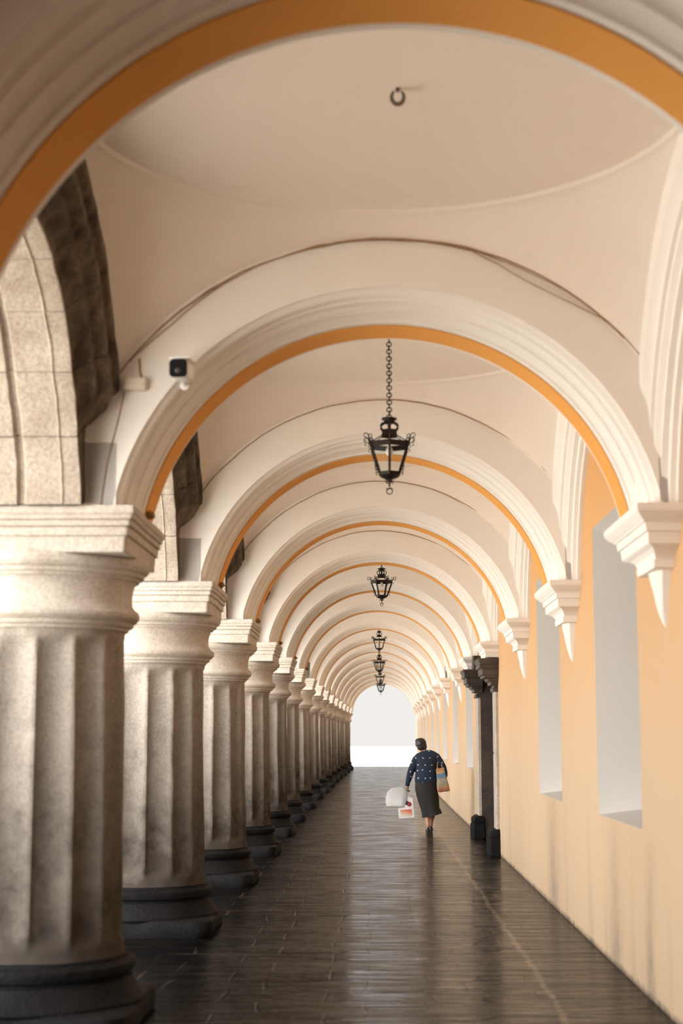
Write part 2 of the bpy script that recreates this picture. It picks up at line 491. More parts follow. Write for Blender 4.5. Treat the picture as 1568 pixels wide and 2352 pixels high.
# ------------------------------------------------------------------ corbel
def make_corbel():
    root = empty('wall_corbel')
    lay = [(1.275, .245, .60), (1.255, .25, .605), (1.235, .245, .60), (1.21, .225, .57), (1.195, .205, .53), (1.185, .20, .52), (1.183, .19, .505), (1.14, .185, .50), (1.138, .172, .47), (1.08, .168, .455),
           (1.075, .162, .45), (1.065, .135, .39), (1.045, .115, .33), (1.02, .105, .295), (1.01, .10, .285), (1.008, .112, .29), (.965, .108, .28), (.963, .085, .215)]
    bm = bmesh.new()
    def rg(h, p, d): return [(XW + .02, d, EYE + h), (XW - p, d, EYE + h), (XW - p, -d, EYE + h), (XW + .02, -d, EYE + h)]
    rings(bm, [rg(h - .06, p, d) for h, p, d in lay])
    obj('stepped_block', bm, WHITE, root, ang=20)
    bm = bmesh.new()
    sp = [(.905, .085, .20), (.86, .078, .165), (.82, .07, .135), (.78, .062, .108), (.74, .055, .085), (.70, .047, .062), (.66, .036, .042), (.625, .024, .024), (.60, .01, .008)]
    rr_ = []
    for h, p, d in sp:
        j = .006 * noise.noise(Vector((h * 9, 0, 0)))
        rr_.append([(XW + .01, d, EYE + h)] + [(XW - p * math.sin(PI * k / 8) ** .6 + j, d * math.cos(PI * k / 8), EYE + h) for k in range(1, 8)] + [(XW + .01, -d, EYE + h)])
    rings(bm, rr_)
    obj('pendant_tip', bm, WHITE, root)
    return root
corb0 = make_corbel()

def put(o, y, x=0):
    o.location = (x + bend(y), y, 0); o.rotation_euler = (0, 0, dbend(y)); return o
first = {}
def inst(proto, key):
    if key not in first: first[key] = 1; return proto
    return copy_tree(proto)
nt_ = 0
def struct_tree(o, i, nm):
    """copies behind the camera belong to the setting"""
    o.name = nm; o['kind'] = 'structure'
# columns
for n in list(range(0, LAST + 1)) + [-1]:
    o = inst(col0, 'c'); put(o, YN[n], 0); o.location.x += XCOL
    o.rotation_euler.z += (n % 4) * PI / 2 if n > 1 else 0
    if n == 0: o.location.x -= .09; o.location.y -= .06
    if n < 1:
        tag(o, 'fluted stone column of the arcade standing %s' % ('just outside the left edge of the photo' if n == 0 else 'beside the camera, outside the photo'), 'column', 'fluted stone columns of the arcade')
    else:
        lab = {1: 'large pale fluted stone column at the left edge, nearest of the row', LAST: 'farthest fluted stone column, beside the bright end of the passage'}.get(n, 'fluted stone column with dark base, %s of the row from the camera' % ORD[n])
        tag(o, lab, 'column', 'fluted stone columns of the arcade')
# cross arches
for n in range(0, LAST + 1):
    o = inst(arch0, 'a'); put(o, YN[n])
    lab = {0: 'white cross arch with ochre underside band, closest, filling the top of the photo',
           LAST: 'farthest white cross arch framing the bright opening'}.get(n, 'white moulded cross arch with ochre band springing from the %s column' % ORD[n])
    tag(o, lab, 'arch', 'white cross arches over the passage')
for i, n in enumerate((-1, -2)):
    o = copy_tree(arch0); put(o, YN[n]); struct_tree(o, n, 'trim_%d' % (i + 2))
    for k in ('label', 'category', 'group'):
        if k in o: del o[k]
# stone arcade arches & ribs
for n in range(0, LAST):
    yc = (YN[n] + YN[n + 1]) / 2; s = ((YN[n + 1] - YN[n]) / 2 - .53) / SB
    o = inst(stone0, 's'); put(o, yc); o.scale = (1, s, 1)
    tag(o, 'weathered stone arcade arch %s' % ('at the far left, dark soot-stained and nearest the camera' if n == 0 else 'spanning from the %s to the %s column' % (ORD[n], ORD[n + 1])), 'arch', 'stone arches between the columns')
    o = inst(rib0, 'r'); put(o, yc); o.scale = (1, s, 1)
    tag(o, 'white moulded rib arching over the ochre wall %s' % ('at the right edge before the first corbel' if n == 0 else 'between the %s and %s corbels' % (ORD[n], ORD[n + 1])), 'rib', 'white ribs along the ochre wall')
for i, n in enumerate((-1, -2)):
    yc = (YN[n] + YN[n + 1]) / 2
    for j, p in enumerate((stone0, rib0)):
        o = copy_tree(p); put(o, yc); o.scale = (1, 1, 1); struct_tree(o, n, 'trim_%d' % (4 + i * 2 + j))
        for k in ('label', 'category', 'group'):
            if k in o: del o[k]
for n in range(0, LAST + 1):
    o = inst(corb0, 'k'); put(o, YN[n])
    lab = {0: 'white wall corbel just outside the right edge of the photo', 1: 'white stepped corbel with spiked pendant at the right edge, nearest the camera',
           LAST: 'farthest white corbel on the ochre wall'}.get(n, 'white stepped corbel with spiked pendant, %s along the ochre wall' % ORD[n])
    tag(o, lab, 'corbel', 'white corbels on the ochre wall')

# ------------------------------------------------------------------ left wall above the arcade (spandrels, outside)
bm = bmesh.new()
for n in range(-2, LAST):
    y0, y1 = YN[n], YN[n + 1]; yc = (y0 + y1) / 2; s = ((y1 - y0) / 2 - .53) / SB; hl = (y1 - y0) / 2
    r = 1.62; K = 32; a0 = math.asin((HS - HC) / r)
    arc = [(r * s * math.cos(a0 + (PI - 2 * a0) * k / K), HC + r * math.sin(a0 + (PI - 2 * a0) * k / K)) for k in range(K + 1)]
    for x, fl in ((-1.56, 0), (-2.38, 1)):
        top = [bm.verts.new((x + bend(yc + d), yc + d, HR)) for d, h in arc]
        bot = [bm.verts.new((x + bend(yc + d), yc + d, h)) for d, h in arc]
        for k in range(K): bm.faces.new((top[k], top[k + 1], bot[k + 1], bot[k]))
        for sg, d in ((1, arc[0][0]), (-1, arc[-1][0])):
            e = sg * hl
            q = [(x + bend(yc + d), yc + d, HR), (x + bend(yc + e), yc + e, HR), (x + bend(yc + e), yc + e, HS), (x + bend(yc + d), yc + d, HS)]
            bm.faces.new([bm.verts.new(p) for p in q])
tag(obj('wall_left', bm, ARCHST, smooth=False), kind='structure')
# stone springer blocks above each capital
def make_springer():
    bm = bmesh.new()
    box(bm, -2.41, -1.545, -.60, .60, HS, HS + .10)
    return bm

# ------------------------------------------------------------------ right wall with deep window embrasures and a doorway
SILL = EYE - .57; LINT = EYE + 1.53; DOORH = EYE + 1.22
ops = []
for n in range(-1, LAST):
    yc = (YN[n] + YN[n + 1]) / 2
    if n in (3, 4): continue
    ops.append((yc - .98 - (.12 if n < 3 else 0), yc + .80 + (.0 if n < 3 else .1), 'w', n))
ops.append((21.30, 24.35, 'd', 4)); ops.sort()
bm = bmesh.new(); TOPW = HR
def quad(p, mi=0):
    f = bm.faces.new([bm.verts.new((x + bend(y), y, z)) for x, y, z in p]); f.material_index = mi
cur = -9.0
def wallq(y0, y1, z0, z1): 
    k = max(1, int((y1 - y0) / 2.5))
    for i in range(k):
        a = y0 + (y1 - y0) * i / k; b_ = y0 + (y1 - y0) * (i + 1) / k
        quad([(XW, a, z0), (XW, b_, z0), (XW, b_, z1), (XW, a, z1)])
wins = []
for (y0, y1, t, n) in ops:
    wallq(cur, y0, -.02, TOPW)
    if t == 'w':
        wallq(y0, y1, -.02, SILL); wallq(y0, y1, LINT, TOPW)
        D = .55; sp = .10; dl = .24; ds = .07
        A = [(XW, y0, SILL), (XW, y1, SILL), (XW, y1, LINT), (XW, y0, LINT)]
        B = [(XW + D, y0 + sp, SILL + ds), (XW + D, y1 - sp, SILL + ds), (XW + D, y1 - sp, LINT - dl), (XW + D, y0 + sp, LINT - dl)]
        for i in range(4):
            j = (i + 1) % 4; quad([A[i], A[j], B[j], B[i]], 1)
        wins.append((y0 + sp, y1 - sp, SILL + ds, LINT - dl, D))
    else:
        wallq(y0, y1, DOORH, TOPW)
        D = .9
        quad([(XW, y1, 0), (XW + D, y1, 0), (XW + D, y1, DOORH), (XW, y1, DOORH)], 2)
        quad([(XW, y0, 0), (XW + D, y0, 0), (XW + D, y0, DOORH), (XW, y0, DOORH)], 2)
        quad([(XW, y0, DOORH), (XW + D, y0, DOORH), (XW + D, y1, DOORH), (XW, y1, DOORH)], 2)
    cur = y1
wallq(cur, 76, -.02, TOPW)
quad([(XW, 76, 0), (XW + 4, 76, 0), (XW + 4, 76, TOPW), (XW, 76, TOPW)])
tag(obj('wall_right', bm, [OCHRE, REVEAL, DARKST], smooth=False), kind='structure')
bm = bmesh.new(); box(bm, -2.6, 2.0, -9.3, -9.0, -.1, TOPW); box(bm, -2.6, -2.4, -9.0, 3.1, -.1, TOPW); tag(obj('light_block_walls', bm, OCHRE, smooth=False), kind='structure')  # unseen walls added behind and left to keep light out of the near bays
# windows: timber frame with closed panelled shutters
for i, (y0, y1, z0, z1, D) in enumerate(wins):
    yc = (y0 + y1) / 2; x = XW + D - .04 + bend(yc)
    bm = bmesh.new()
    for a in ((y0, y0 + .08, z0, z1), (y1 - .08, y1, z0, z1), (y0 + .08, y1 - .08, z0, z0 + .08), (y0 + .08, y1 - .08, z1 - .08, z1), (yc - .04, yc + .04, z0 + .08, z1 - .08)):
        box(bm, x - .03, x + .05, *a)
    for a, b_ in ((y0 + .08, yc - .04), (yc + .04, y1 - .08)):
        box(bm, x + .0, x + .04, a, b_, z0 + .08, z1 - .08)
        for q in range(3):
            h = (z1 - z0 - .3) / 3; zz = z0 + .14 + q * (h + .02)
            box(bm, x - .012, x, a + .07, b_ - .07, zz, zz + h - .04)
    tag(obj('window_%d' % (i + 1), bm, WOOD, smooth=False), kind='structure')
# ground strip inside the doorway and the leaves
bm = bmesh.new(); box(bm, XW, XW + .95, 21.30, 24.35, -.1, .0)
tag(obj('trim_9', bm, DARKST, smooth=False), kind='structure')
bm = bmesh.new(); xd = XW + .82
box(bm, xd, xd + .06, 21.32, 22.82, 0, DOORH - .01); box(bm, xd, xd + .06, 22.83, 24.33, 0, DOORH - .01)
for a in (21.32, 22.83):
    for q in range(4): box(bm, xd - .02, xd, a + .15, a + 1.35, .15 + q * .66, .68 + q * .66)
tag(obj('door_1', bm, WOOD, smooth=False), kind='structure')

# stone portal round the doorway
def pilaster(y0, y1, label):
    root = empty('stone_pilaster', (XW, (y0 + y1) / 2, 0)); hy = (y1 - y0) / 2
    def loft(lay, m, name, c=.012):
        bm = bmesh.new(); rws = []
        for z, p, d in lay:
            rws.append([(.03, d, z), (-p + c, d, z), (-p, d - c, z), (-p, -d + c, z), (-p + c, -d, z), (.03, -d, z)])
        rings(bm, rws)
        return obj(name, bm, m, root, ang=20)
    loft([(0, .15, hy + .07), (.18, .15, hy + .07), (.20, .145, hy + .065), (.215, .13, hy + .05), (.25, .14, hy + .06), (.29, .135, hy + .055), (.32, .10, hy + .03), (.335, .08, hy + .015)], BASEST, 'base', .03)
    loft([(.335, .045, hy), (1.30, .045, hy), (1.305, .038, hy - .006), (1.32, .038, hy - .006), (1.325, .045, hy), (2.14, .045, hy)], JAMBST, 'shaft')
    loft([(2.12, .07, hy + .02), (2.17, .075, hy + .025), (2.175, .055, hy + .01), (2.20, .06, hy + .015), (2.205, .10, hy + .05), (2.25, .11, hy + .06), (2.255, .13, hy + .08), (2.29, .15, hy + .10),
          (2.30, .19, hy + .13), (2.33, .20, hy + .14), (2.335, .22, hy + .16), (2.42, .225, hy + .17), (2.425, .25, hy + .19), (2.46, .26, hy + .20), (2.47, .245, hy + .19), (2.52, .27, hy + .21), (2.55, .27, hy + .21)], DARKST, 'capital')
    loft([(2.55, .10, hy), (DOORH, .10, hy)], DARKST, 'impost_block')
    tag(root, label, 'pilaster', 'pilasters of the stone doorway')
pilaster(20.86, 21.28, 'near stone pilaster of the doorway in the ochre wall, toward the camera')
pilaster(24.37, 24.79, 'far stone pilaster of the doorway, behind the woman on her right')

# ------------------------------------------------------------------ lanterns
def spiral(c, r0, r1, a0, a1, n, axis):
    """points of a spiral in the vertical plane containing direction axis"""
    out = []
    for k in range(n + 1):
        t = k / n; a = a0 + (a1 - a0) * t; r = r0 + (r1 - r0) * t
        out.append(Vector(c) + axis * (r * math.cos(a)) + Vector((0, 0, 1)) * (r * math.sin(a)))
    return out
def make_lantern():
    root = empty('hanging_lantern')          # origin at the lowest scroll
    Z0 = .135
    RT, RB = .148, .075; zt, zb = Z0 + .205, Z0
    def hexr(r, z, ph=0): return [(r * math.cos(PI / 2 + PI / 3 * k + ph), r * math.sin(PI / 2 + PI / 3 * k + ph), z) for k in range(6)]
    bm = bmesh.new()
    # hollow bands
    for (ra, za, rb, zb_, w) in ((RT, zt - .012, RT + .004, zt + .026, .007), (RB + .008, zb - .004, RB + .014, zb + .018, .007)):
        rings(bm, [hexr(ra, za), hexr(rb, zb_), hexr(rb - w, zb_), hexr(ra - w, za)], True, False, wrap=True)
    # bottom bowl
    rings(bm, [hexr(RB + .008, zb - .004), hexr(RB - .01, zb - .018), hexr(.035, zb - .03), hexr(.012, zb - .034)])
    for k in range(6):
        a = PI / 2 + PI / 3 * k; d = Vector((math.cos(a), math.sin(a), 0))
        tube(bm, [d * RB + Vector((0, 0, zb)), d * RT + Vector((0, 0, zt))], .0095, 6)
        tube(bm, [d * (RT) + Vector((0, 0, zt + .02)), d * .062 + Vector((0, 0, zt + .075))], .0035, 5)
    # chimney with openwork neck and flared cap
    rings(bm, [hexr(.066, zt + .068), hexr(.062, zt + .08), hexr(.058, zt + .115), hexr(.052, zt + .12), hexr(.02, zt + .12), hexr(.05, zt + .075)], True, False, wrap=True)
    for k in range(6):
        a = PI / 2 + PI / 3 * k; d = Vector((math.cos(a), math.sin(a), 0))
        pts = [d * .055 + Vector((0, 0, zt + .115)), d * .068 + Vector((0, 0, zt + .13)), d * .070 + Vector((0, 0, zt + .148)), d * .058 + Vector((0, 0, zt + .162)), d * .04 + Vector((0, 0, zt + .168))]
        tube(bm, pts, .006, 6)
    tube(bm, [(0, 0, zt + .11), (0, 0, zt + .20)], .012, 8)
    rings(bm, [hexr(.03, zt + .162), hexr(.045, zt + .17), hexr(.043, zt + .185), hexr(.056, zt + .20), hexr(.04, zt + .208), hexr(.012, zt + .212)])
    for k in range(6):
        a = PI / 2 + PI / 3 * k; d = Vector((math.cos(a), math.sin(a), 0))
        tube(bm, spiral(d * .055 + Vector((0, 0, zt + .196)), .008, .004, PI, -PI, 8, d), .0022, 4)
    obj('frame', bm, IRON, root, ang=40)
    # glass panes
    g = bmesh.new()
    A, B = hexr(RB - .002, zb + .012), hexr(RT - .004, zt - .008)
    A2, B2 = hexr(RB - .005, zb + .012), hexr(RT - .007, zt - .008)
    for k in range(6):
        j = (k + 1) % 6
        vs = [g.verts.new(p) for p in (A[k], A[j], B[j], B[k], A2[k], A2[j], B2[j], B2[k])]
        for q in ((0, 1, 2, 3), (7, 6, 5, 4), (0, 4, 5, 1), (2, 6, 7, 3), (1, 5, 6, 2), (0, 3, 7, 4)): g.faces.new([vs[i] for i in q])
    obj('glass_panes', g, GLASS, root, smooth=False)
    # bulb and holder
    g = bmesh.new()
    rings(g, [[(r * math.cos(2 * PI * k / 12), r * math.sin(2 * PI * k / 12), z) for k in range(12)] for r, z in
              ((.004, zt - .07), (.02, zt - .062), (.026, zt - .045), (.024, zt - .025), (.014, zt - .006), (.012, zt + .02))])
    obj('bulb', g, BULB, root)
    # scrollwork on the six corners
    for k in range(6):
        bm = bmesh.new()
        a = PI / 2 + PI / 3 * k; d = Vector((math.cos(a), math.sin(a), 0)); Zv = Vector((0, 0, 1))
        slope = (d * (RT - RB) + Zv * (zt - zb)).normalized()
        top = d * (RT + .004) + Zv * (zt + .01)
        tip = top + slope * .06
        tube(bm, [top - slope * .02, top, tip], .0048, 5)
        for s_, off, rr0, up in ((1, .026, .025, .052), (1, .030, .020, .022), (-1, .018, .017, .055), (-1, .017, .014, .028)):
            c = top + slope * up + d * (off * s_)
            st = PI if s_ == 1 else 0
            tube(bm, spiral(c, rr0, .006, st, st - s_ * 1.6 * PI, 14, d), .0034, 4)
        c = top - slope * .03 + d * .020
        tube(bm, spiral(c, .016, .006, PI, -.5 * PI, 10, d), .0032, 4)
        low = d * (RB + .010) + Zv * (zb + .032)
        for off, rr0, dz in ((.022, .021, .022), (.016, .017, -.016)):
            tube(bm, spiral(low + d * off + Zv * dz, rr0, .005, PI, -.6 * PI, 12, d), .0036, 4)
        for q in range(7):
            p = d * (RB + (RT - RB) * (.25 + q * .1)) + Zv * (zb + (zt - zb) * (.25 + q * .1)) + d * .009
            tube(bm, [p - slope * .006, p + slope * .006], .005, 5)
        obj('scrollwork', bm, IRON, root)
    # finial with curls
    bm = bmesh.new()
    tube(bm, [(0, 0, zb - .03), (0, 0, zb - .085)], .007, 6)
    for k in range(4):
        a = PI / 2 * k + .5; d = Vector((math.cos(a), math.sin(a), 0))
        tube(bm, spiral(d * .022 + Vector((0, 0, zb - .05)), .014, .008, PI * .5 + PI * .5, -.7 * PI, 10, d), .0036, 4)
        tube(bm, spiral(d * .022 + Vector((0, 0, zb - .092)), .017, .006, PI, -.2 * PI + 2 * PI, 12, d), .0036, 4)
    tube(bm, [Vector((.021 * math.cos(2 * PI * k / 16), 0, .021 + .021 * math.sin(2 * PI * k / 16) - .003)) for k in range(17)], .0038, 5)
    obj('finial', bm, IRON, root)
    return root, zt + .212
def make_chain(length):
    bm = bmesh.new(); z = 0; i = 0
    while z < length:
        rr = .0175 if i % 2 == 0 else .013; tall = 1.0 if i % 2 == 0 else 1.25
        pts = []
        for k in range(13):
            a = 2 * PI * k / 12; u = rr * (1 if i % 2 == 0 else .55) * math.cos(a); w = rr * tall * math.sin(a)
            pts.append((u, 0, z + w) if i % 2 == 0 else (0, u, z + w))
        tube(bm, pts, .0044, 5, False); z += .0265; i += 1
    # supply wire laced down the chain
    tube(bm, [(.006 * math.sin(k * 1.3), .008 * math.cos(k * .9), length * k / 24) for k in range(25)], .002, 4)
    return bm
def ceil_h(n):
    return HC + math.sqrt(RS * RS - RR * RR) + .132
lant, LH = make_lantern()
lamps = [(10.95, 1, .00, EYE + 1.69), (22.6, 4, .5, EYE + 1.85), (36.6, 7, .0, EYE + 1.86), (41.6, 8, .3, EYE + 1.56), (50.3, 10, .0, EYE + 1.50), (56.2, 11, .2, EYE + 1.42)]
lab = ['large black iron lantern on a long chain, nearest the camera', 'black iron lantern hanging second from the camera', 'black iron lantern hanging third from the camera',
       'black iron lantern, highest of the three clustered over the bright opening', 'black iron lantern, middle of the three clustered over the bright opening', 'black iron lantern, lowest and farthest over the bright opening']
for i, (y, n, rz, z) in enumerate(lamps):
    o = lant if i == 0 else copy_tree(lant)
    for ch in list(o.children):
        if ch.name.startswith('chain') or ch.name.startswith('ceiling_hook'): bpy.data.objects.remove(ch)
    o.location = (.113 + bend(y), y, z); o.rotation_euler = (0, 0, rz)
    top = ceil_h(n); ln = top - .02 - (z + LH)
    c = obj('chain', make_chain(ln), IRON, o); c.location = (0, 0, LH)
    tag(o, lab[i], 'lantern', 'iron lanterns hanging along the passage')
# empty hook in the nearest vault
bm = bmesh.new()
hz = ceil_h(0)
tube(bm, [(.028 * math.sin(a), .0, -.045 - .034 * math.cos(a)) for a in [(-.80 + 1.60 * k / 20) * PI for k in range(21)]], [.006 + .005 * math.sin(PI * k / 20) for k in range(21)], 8)
lathe(bm, [(.008, -.02), (.012, -.004), (.022, 0)], 12)
h = obj('ceiling_hook', bm, IRONB); h.location = (.115, 6.80, hz + .002)
tag(h, 'rusty open iron hook in the middle of the nearest vault', 'hook')

# ------------------------------------------------------------------ camera, junction box, cables, nests
yf = YN[1] - .53
cam_t = empty('security_camera', (-1.01, yf, EYE + 1.93)); cam_t.rotation_euler = (math.radians(4), 0, math.radians(-4))
bm = bmesh.new()
def rrect(w, h, y, c, per=4):
    return [(p[0], y, p[1]) for p in [(q[0], q[1]) for q in [(x, z) for x, z, _ in sq_ring_small(w, h, c, per)]]]
def sq_ring_small(w, h, c, per):
    out = []
    for q in range(4):
        cx = (w - c) * (1 if q in (0, 3) else -1); cy = (h - c) * (1 if q in (0, 1) else -1)
        for k in range(per + 1):
            a = q * PI / 2 + PI / 2 * k / per; out.append((cx + c * math.cos(a), cy + c * math.sin(a), 0))
    return out
rings(bm, [rrect(.046, .046, -.22, .02), rrect(.049, .049, -.20, .02), rrect(.049, .049, -.06, .02), rrect(.04, .04, -.05, .02)])
obj('housing', bm, CAMWHT, cam_t)
bm = bmesh.new()
rings(bm, [rrect(.046, .046, -.221, .022), rrect(.048, .048, -.228, .022), rrect(.044, .044, -.232, .02)])
obj('front_glass', bm, CAMBLK, cam_t)
bm = bmesh.new()
rings(bm, [[(r * math.cos(2 * PI * k / 16), y, -.012 + r * math.sin(2 * PI * k / 16)) for k in range(16)] for r, y in ((.015, -.232), (.015, -.236), (.011, -.237))])
obj('lens', bm, LENS, cam_t)
bm = bmesh.new()
rings(bm, [rrect(.056, .003, -.25, .002), rrect(.056, .003, -.05, .002)])
for v in bm.verts: v.co.z += .053; v.co.x += .004
obj('sun_hood', bm, CAMWHT, cam_t)
bm = bmesh.new()
tube(bm, [(0, -.10, -.03), (-.005, -.05, -.05), (-.01, .0, -.06)], .010, 8)
rings(bm, [[(-.01 + .024 * math.cos(2 * PI * k / 16), y, -.06 + .024 * math.sin(2 * PI * k / 16)) for k in range(16)] for y in (-.008, .002)])
obj('wall_bracket', bm, CAMWHT, cam_t)
tag(cam_t, 'small white security camera with black front on the second arch wall at left', 'camera')
bm = bmesh.new(); box(bm, -.062, .062, -.045, .0, -.034, .034)
bmesh.ops.bevel(bm, geom=bm.edges[:], offset=.006, segments=2, affect='EDGES')
jb = obj('junction_box', bm, PVC); jb.location = (-1.285, yf, EYE + 1.875); jb.rotation_euler = (0, math.radians(1), 0)
bm = bmesh.new()
for x in (-.05, .05): lathe(bm, [(.0035, 0), (.0035, .002)], 8); 
for i, v in enumerate(bm.verts):
    v.co = Vector((v.co.x + (-.05 if i < 16 else .05), -.0455 - v.co.z * .5, v.co.y))
obj('screw', bm, CABLE, jb)
tag(jb, 'cream rectangular junction box beside the security camera', 'box')
# cables clipped along the top of the arches
def arc_cable(y, r, a0, a1, seed, sag=None, n=60):
    pts = []
    for k in range(n + 1):
        a = a0 + (a1 - a0) * k / n
        d = .010 * noise.noise(Vector((a * 5, seed, 0))) + .006 * noise.noise(Vector((a * 17, seed, 3)))
        rr = r + d
        if sag and sag[0] < a < sag[1]: rr -= sag[2] * math.sin(PI * (a - sag[0]) / (sag[1] - sag[0])) ** .8
        pts.append((XC + rr * math.cos(a) + bend(y), y - .006, HC + rr * math.sin(a)))
    return pts
for n, (dsc) in ((1, 'second'), (2, 'third'), (3, 'fourth'), (4, 'fifth'), (5, 'sixth')):
    bm = bmesh.new(); y = YN[n] - .535
    tube(bm, arc_cable(y, 1.762, .62, PI - .60, n), .0042, 6)
    if n == 1:
        tube(bm, arc_cable(y - .004, 1.757, .64, PI - .70, 7.7, (.82, 1.30, .055)), .0032, 6)
        tube(bm, arc_cable(y - .004, 1.752, .75, PI - .66, 3.3, (2.15, 2.45, .015)), .003, 6)
        tube(bm, [(-1.265, y, EYE + 2.02), (-1.262, y, EYE + 1.95), (-1.25, y, EYE + 1.905)], .006, 6)
        tube(bm, [(-1.34, y, EYE + 1.85), (-1.37, y, EYE + 1.70), (-1.43, y, EYE + 1.45), (-1.46, y, EYE + 1.22)], .003, 6)
    o = obj('cable', bm, CABLE)
    tag(o, 'thin brown cable running round the top of the %s cross arch' % dsc, 'cable', 'cables round the cross arches')
for n in range(1, 7):
    bm = bmesh.new()
    bmesh.ops.create_icosphere(bm, subdivisions=3, radius=.032)
    for v in bm.verts:
        v.co *= 1 + .5 * noise.noise(v.co * 60 + Vector((n, 0, 0))); v.co.z *= .8
    o = obj('mud_nest', bm, NEST); o.location = (-1.262 + bend(YN[n]), YN[n] - .10, HS + .014)
    tag(o, 'brown clump of dried nest on the inner edge of the %s capital' % ORD[n], 'nest', 'dried nests on the capitals')

# ------------------------------------------------------------------ the woman walking away
SKIN = simple('skin', (.38, .20, .125), .5, s=20)
HAIR = simple('black_hair', (.018, .013, .011), .5, s=90)
SKIRT = simple('black_skirt_cloth', (.012, .011, .011), .85, s=60)
SHOE = simple('black_shoe_leather', (.012, .012, .014), .22, s=30)
def sweater_mat():
    m, nt, b = mat('navy_dotted_knit')
    tc = N(nt, 'ShaderNodeTexCoord'); v = tc.outputs['Object']
    vo = N(nt, 'ShaderNodeTexVoronoi'); vo.inputs['Scale'].default_value = 9.5; vo.inputs['Randomness'].default_value = .45
    vo.voronoi_dimensions = '2D'; sp = N(nt, 'ShaderNodeSeparateXYZ'); cb = N(nt, 'ShaderNodeCombineXYZ'); L(nt, v, sp.inputs[0])
    L(nt, sp.outputs[0], cb.inputs[0]); L(nt, sp.outputs[2], cb.inputs[1]); L(nt, cb.outputs[0], vo.inputs['Vector'])
    nn = noise_node(nt, v, 120, 2, .6)
    d = mth(nt, 'ADD', vo.outputs['Distance'], mth(nt, 'MULTIPLY', mth(nt, 'SUBTRACT', nn, .5), .12))
    c = mixc(nt, noise_node(nt, v, 14, 4, .6), (.005, .010, .024), (.009, .022, .045))
    c = mixc(nt, rampf(nt, d, .06, .12, 1, 0), c, (.52, .54, .58))
    L(nt, c, b.inputs['Base Color']); b.inputs['Roughness'].default_value = .9
    bump(nt, b, noise_node(nt, v, 45, 4, .6), .3, .01)
    return m
KNIT = sweater_mat()
def tote_mat():
    m, nt, b = mat('printed_tote_cloth')
    tc = N(nt, 'ShaderNodeTexCoord'); v = tc.outputs['Object']
    s = N(nt, 'ShaderNodeSeparateXYZ'); L(nt, v, s.inputs[0])
    n1 = noise_node(nt, v, 16, 5, .7); n2 = noise_node(nt, v, 34, 5, .7)
    e = mth(nt, 'ADD', s.outputs[2], mth(nt, 'MULTIPLY', mth(nt, 'SUBTRACT', n1, .5), .12))
    c = ramp(nt, rampf(nt, e, 0, .37), [(0, (.30, .07, .02)), (.14, (.40, .15, .04)), (.3, (.20, .22, .13)), (.5, (.34, .27, .17)), (.66, (.08, .16, .27)), (.76, (.10, .18, .30)), (.82, (.45, .26, .08)), (1, (.35, .17, .05))])
    c = mixc(nt, rampf(nt, n2, .5, .62, 0, .7), c, (.05, .10, .17))
    c = mixc(nt, rampf(nt, n1, .58, .7, 0, .6), c, (.50, .40, .25))
    L(nt, c, b.inputs['Base Color']); b.inputs['Roughness'].default_value = .6
    return m
TOTE = tote_mat()
BAGP, _nt, _b = mat('white_plastic_film')
_b.inputs['Base Color'].default_value = (.80, .81, .83, 1); _b.inputs['Roughness'].default_value = .35; _b.inputs['Transmission Weight'].default_value = .55; _b.inputs['IOR'].default_value = 1.1
BOARD = simple('white_card', (.72, .71, .72), .4, s=10)
def print_mat():
    m, nt, b = mat('orange_print')
    tc = N(nt, 'ShaderNodeTexCoord'); s = N(nt, 'ShaderNodeSeparateXYZ'); L(nt, tc.outputs['Object'], s.inputs[0])
    n1 = noise_node(nt, tc.outputs['Object'], 22, 4, .6)
    e = mth(nt, 'ADD', mth(nt, 'ADD', s.outputs[2], mth(nt, 'MULTIPLY', s.outputs[0], .35)), mth(nt, 'MULTIPLY', n1, .03))
    c = ramp(nt, rampf(nt, e, .045, .17), [(0, (.72, .66, .55)), (.4, (.70, .35, .22)), (.75, (.68, .17, .08)), (1, (.60, .14, .07))])
    L(nt, c, b.inputs['Base Color']); b.inputs['Roughness'].default_value = .4
    return m
PRINT = print_mat()
PLUM = simple('plum_print', (.30, .04, .06), .4); PDARK = simple('dark_print', (.03, .015, .012), .4)

def remesh(o, vox, sm=4):
    m = o.modifiers.new('remesh', 'REMESH'); m.mode = 'VOXEL'; m.voxel_size = vox; m.use_smooth_shade = True
    s = o.modifiers.new('smooth', 'SMOOTH'); s.iterations = sm; s.factor = .5
def ell_rings(bm, rs_, n=28, fn=None):
    out = []
    for (z, cx, cy, hw, hd) in rs_:
        out.append([(cx + hw * math.cos(2 * PI * k / n) * (fn(z, 2 * PI * k / n) if fn else 1), cy + hd * math.sin(2 * PI * k / n) * (fn(z, 2 * PI * k / n) if fn else 1), z) for k in range(n)])
    rings(bm, out)
def limb(bm, pts, n=14): tube(bm, [p[:3] for p in pts], [p[3] for p in pts], n)
def ball(bm, c, r, s=(1, 1, 1), sub=3):
    g = bmesh.ops.create_icosphere(bm, subdivisions=sub, radius=r)
    for v in g['verts']: v.co = Vector((v.co.x * s[0] + c[0], v.co.y * s[1] + c[1], v.co.z * s[2] + c[2]))
PW = empty('person', (.884, 25.9, 0))
bm = bmesh.new()
ell_rings(bm, [(.70, -.04, 0, .14, .10), (.80, -.045, 0, .155, .12), (.90, -.04, 0, .145, .115), (1.0, -.035, .005, .145, .115), (1.12, -.035, .02, .15, .11), (1.20, -.035, .035, .14, .09), (1.25, -.04, .05, .10, .07), (1.28, -.06, .06, .06, .05)])
limb(bm, [(-.055, .055, 1.24, .056), (-.085, .075, 1.30, .050), (-.105, .09, 1.345, .052)])
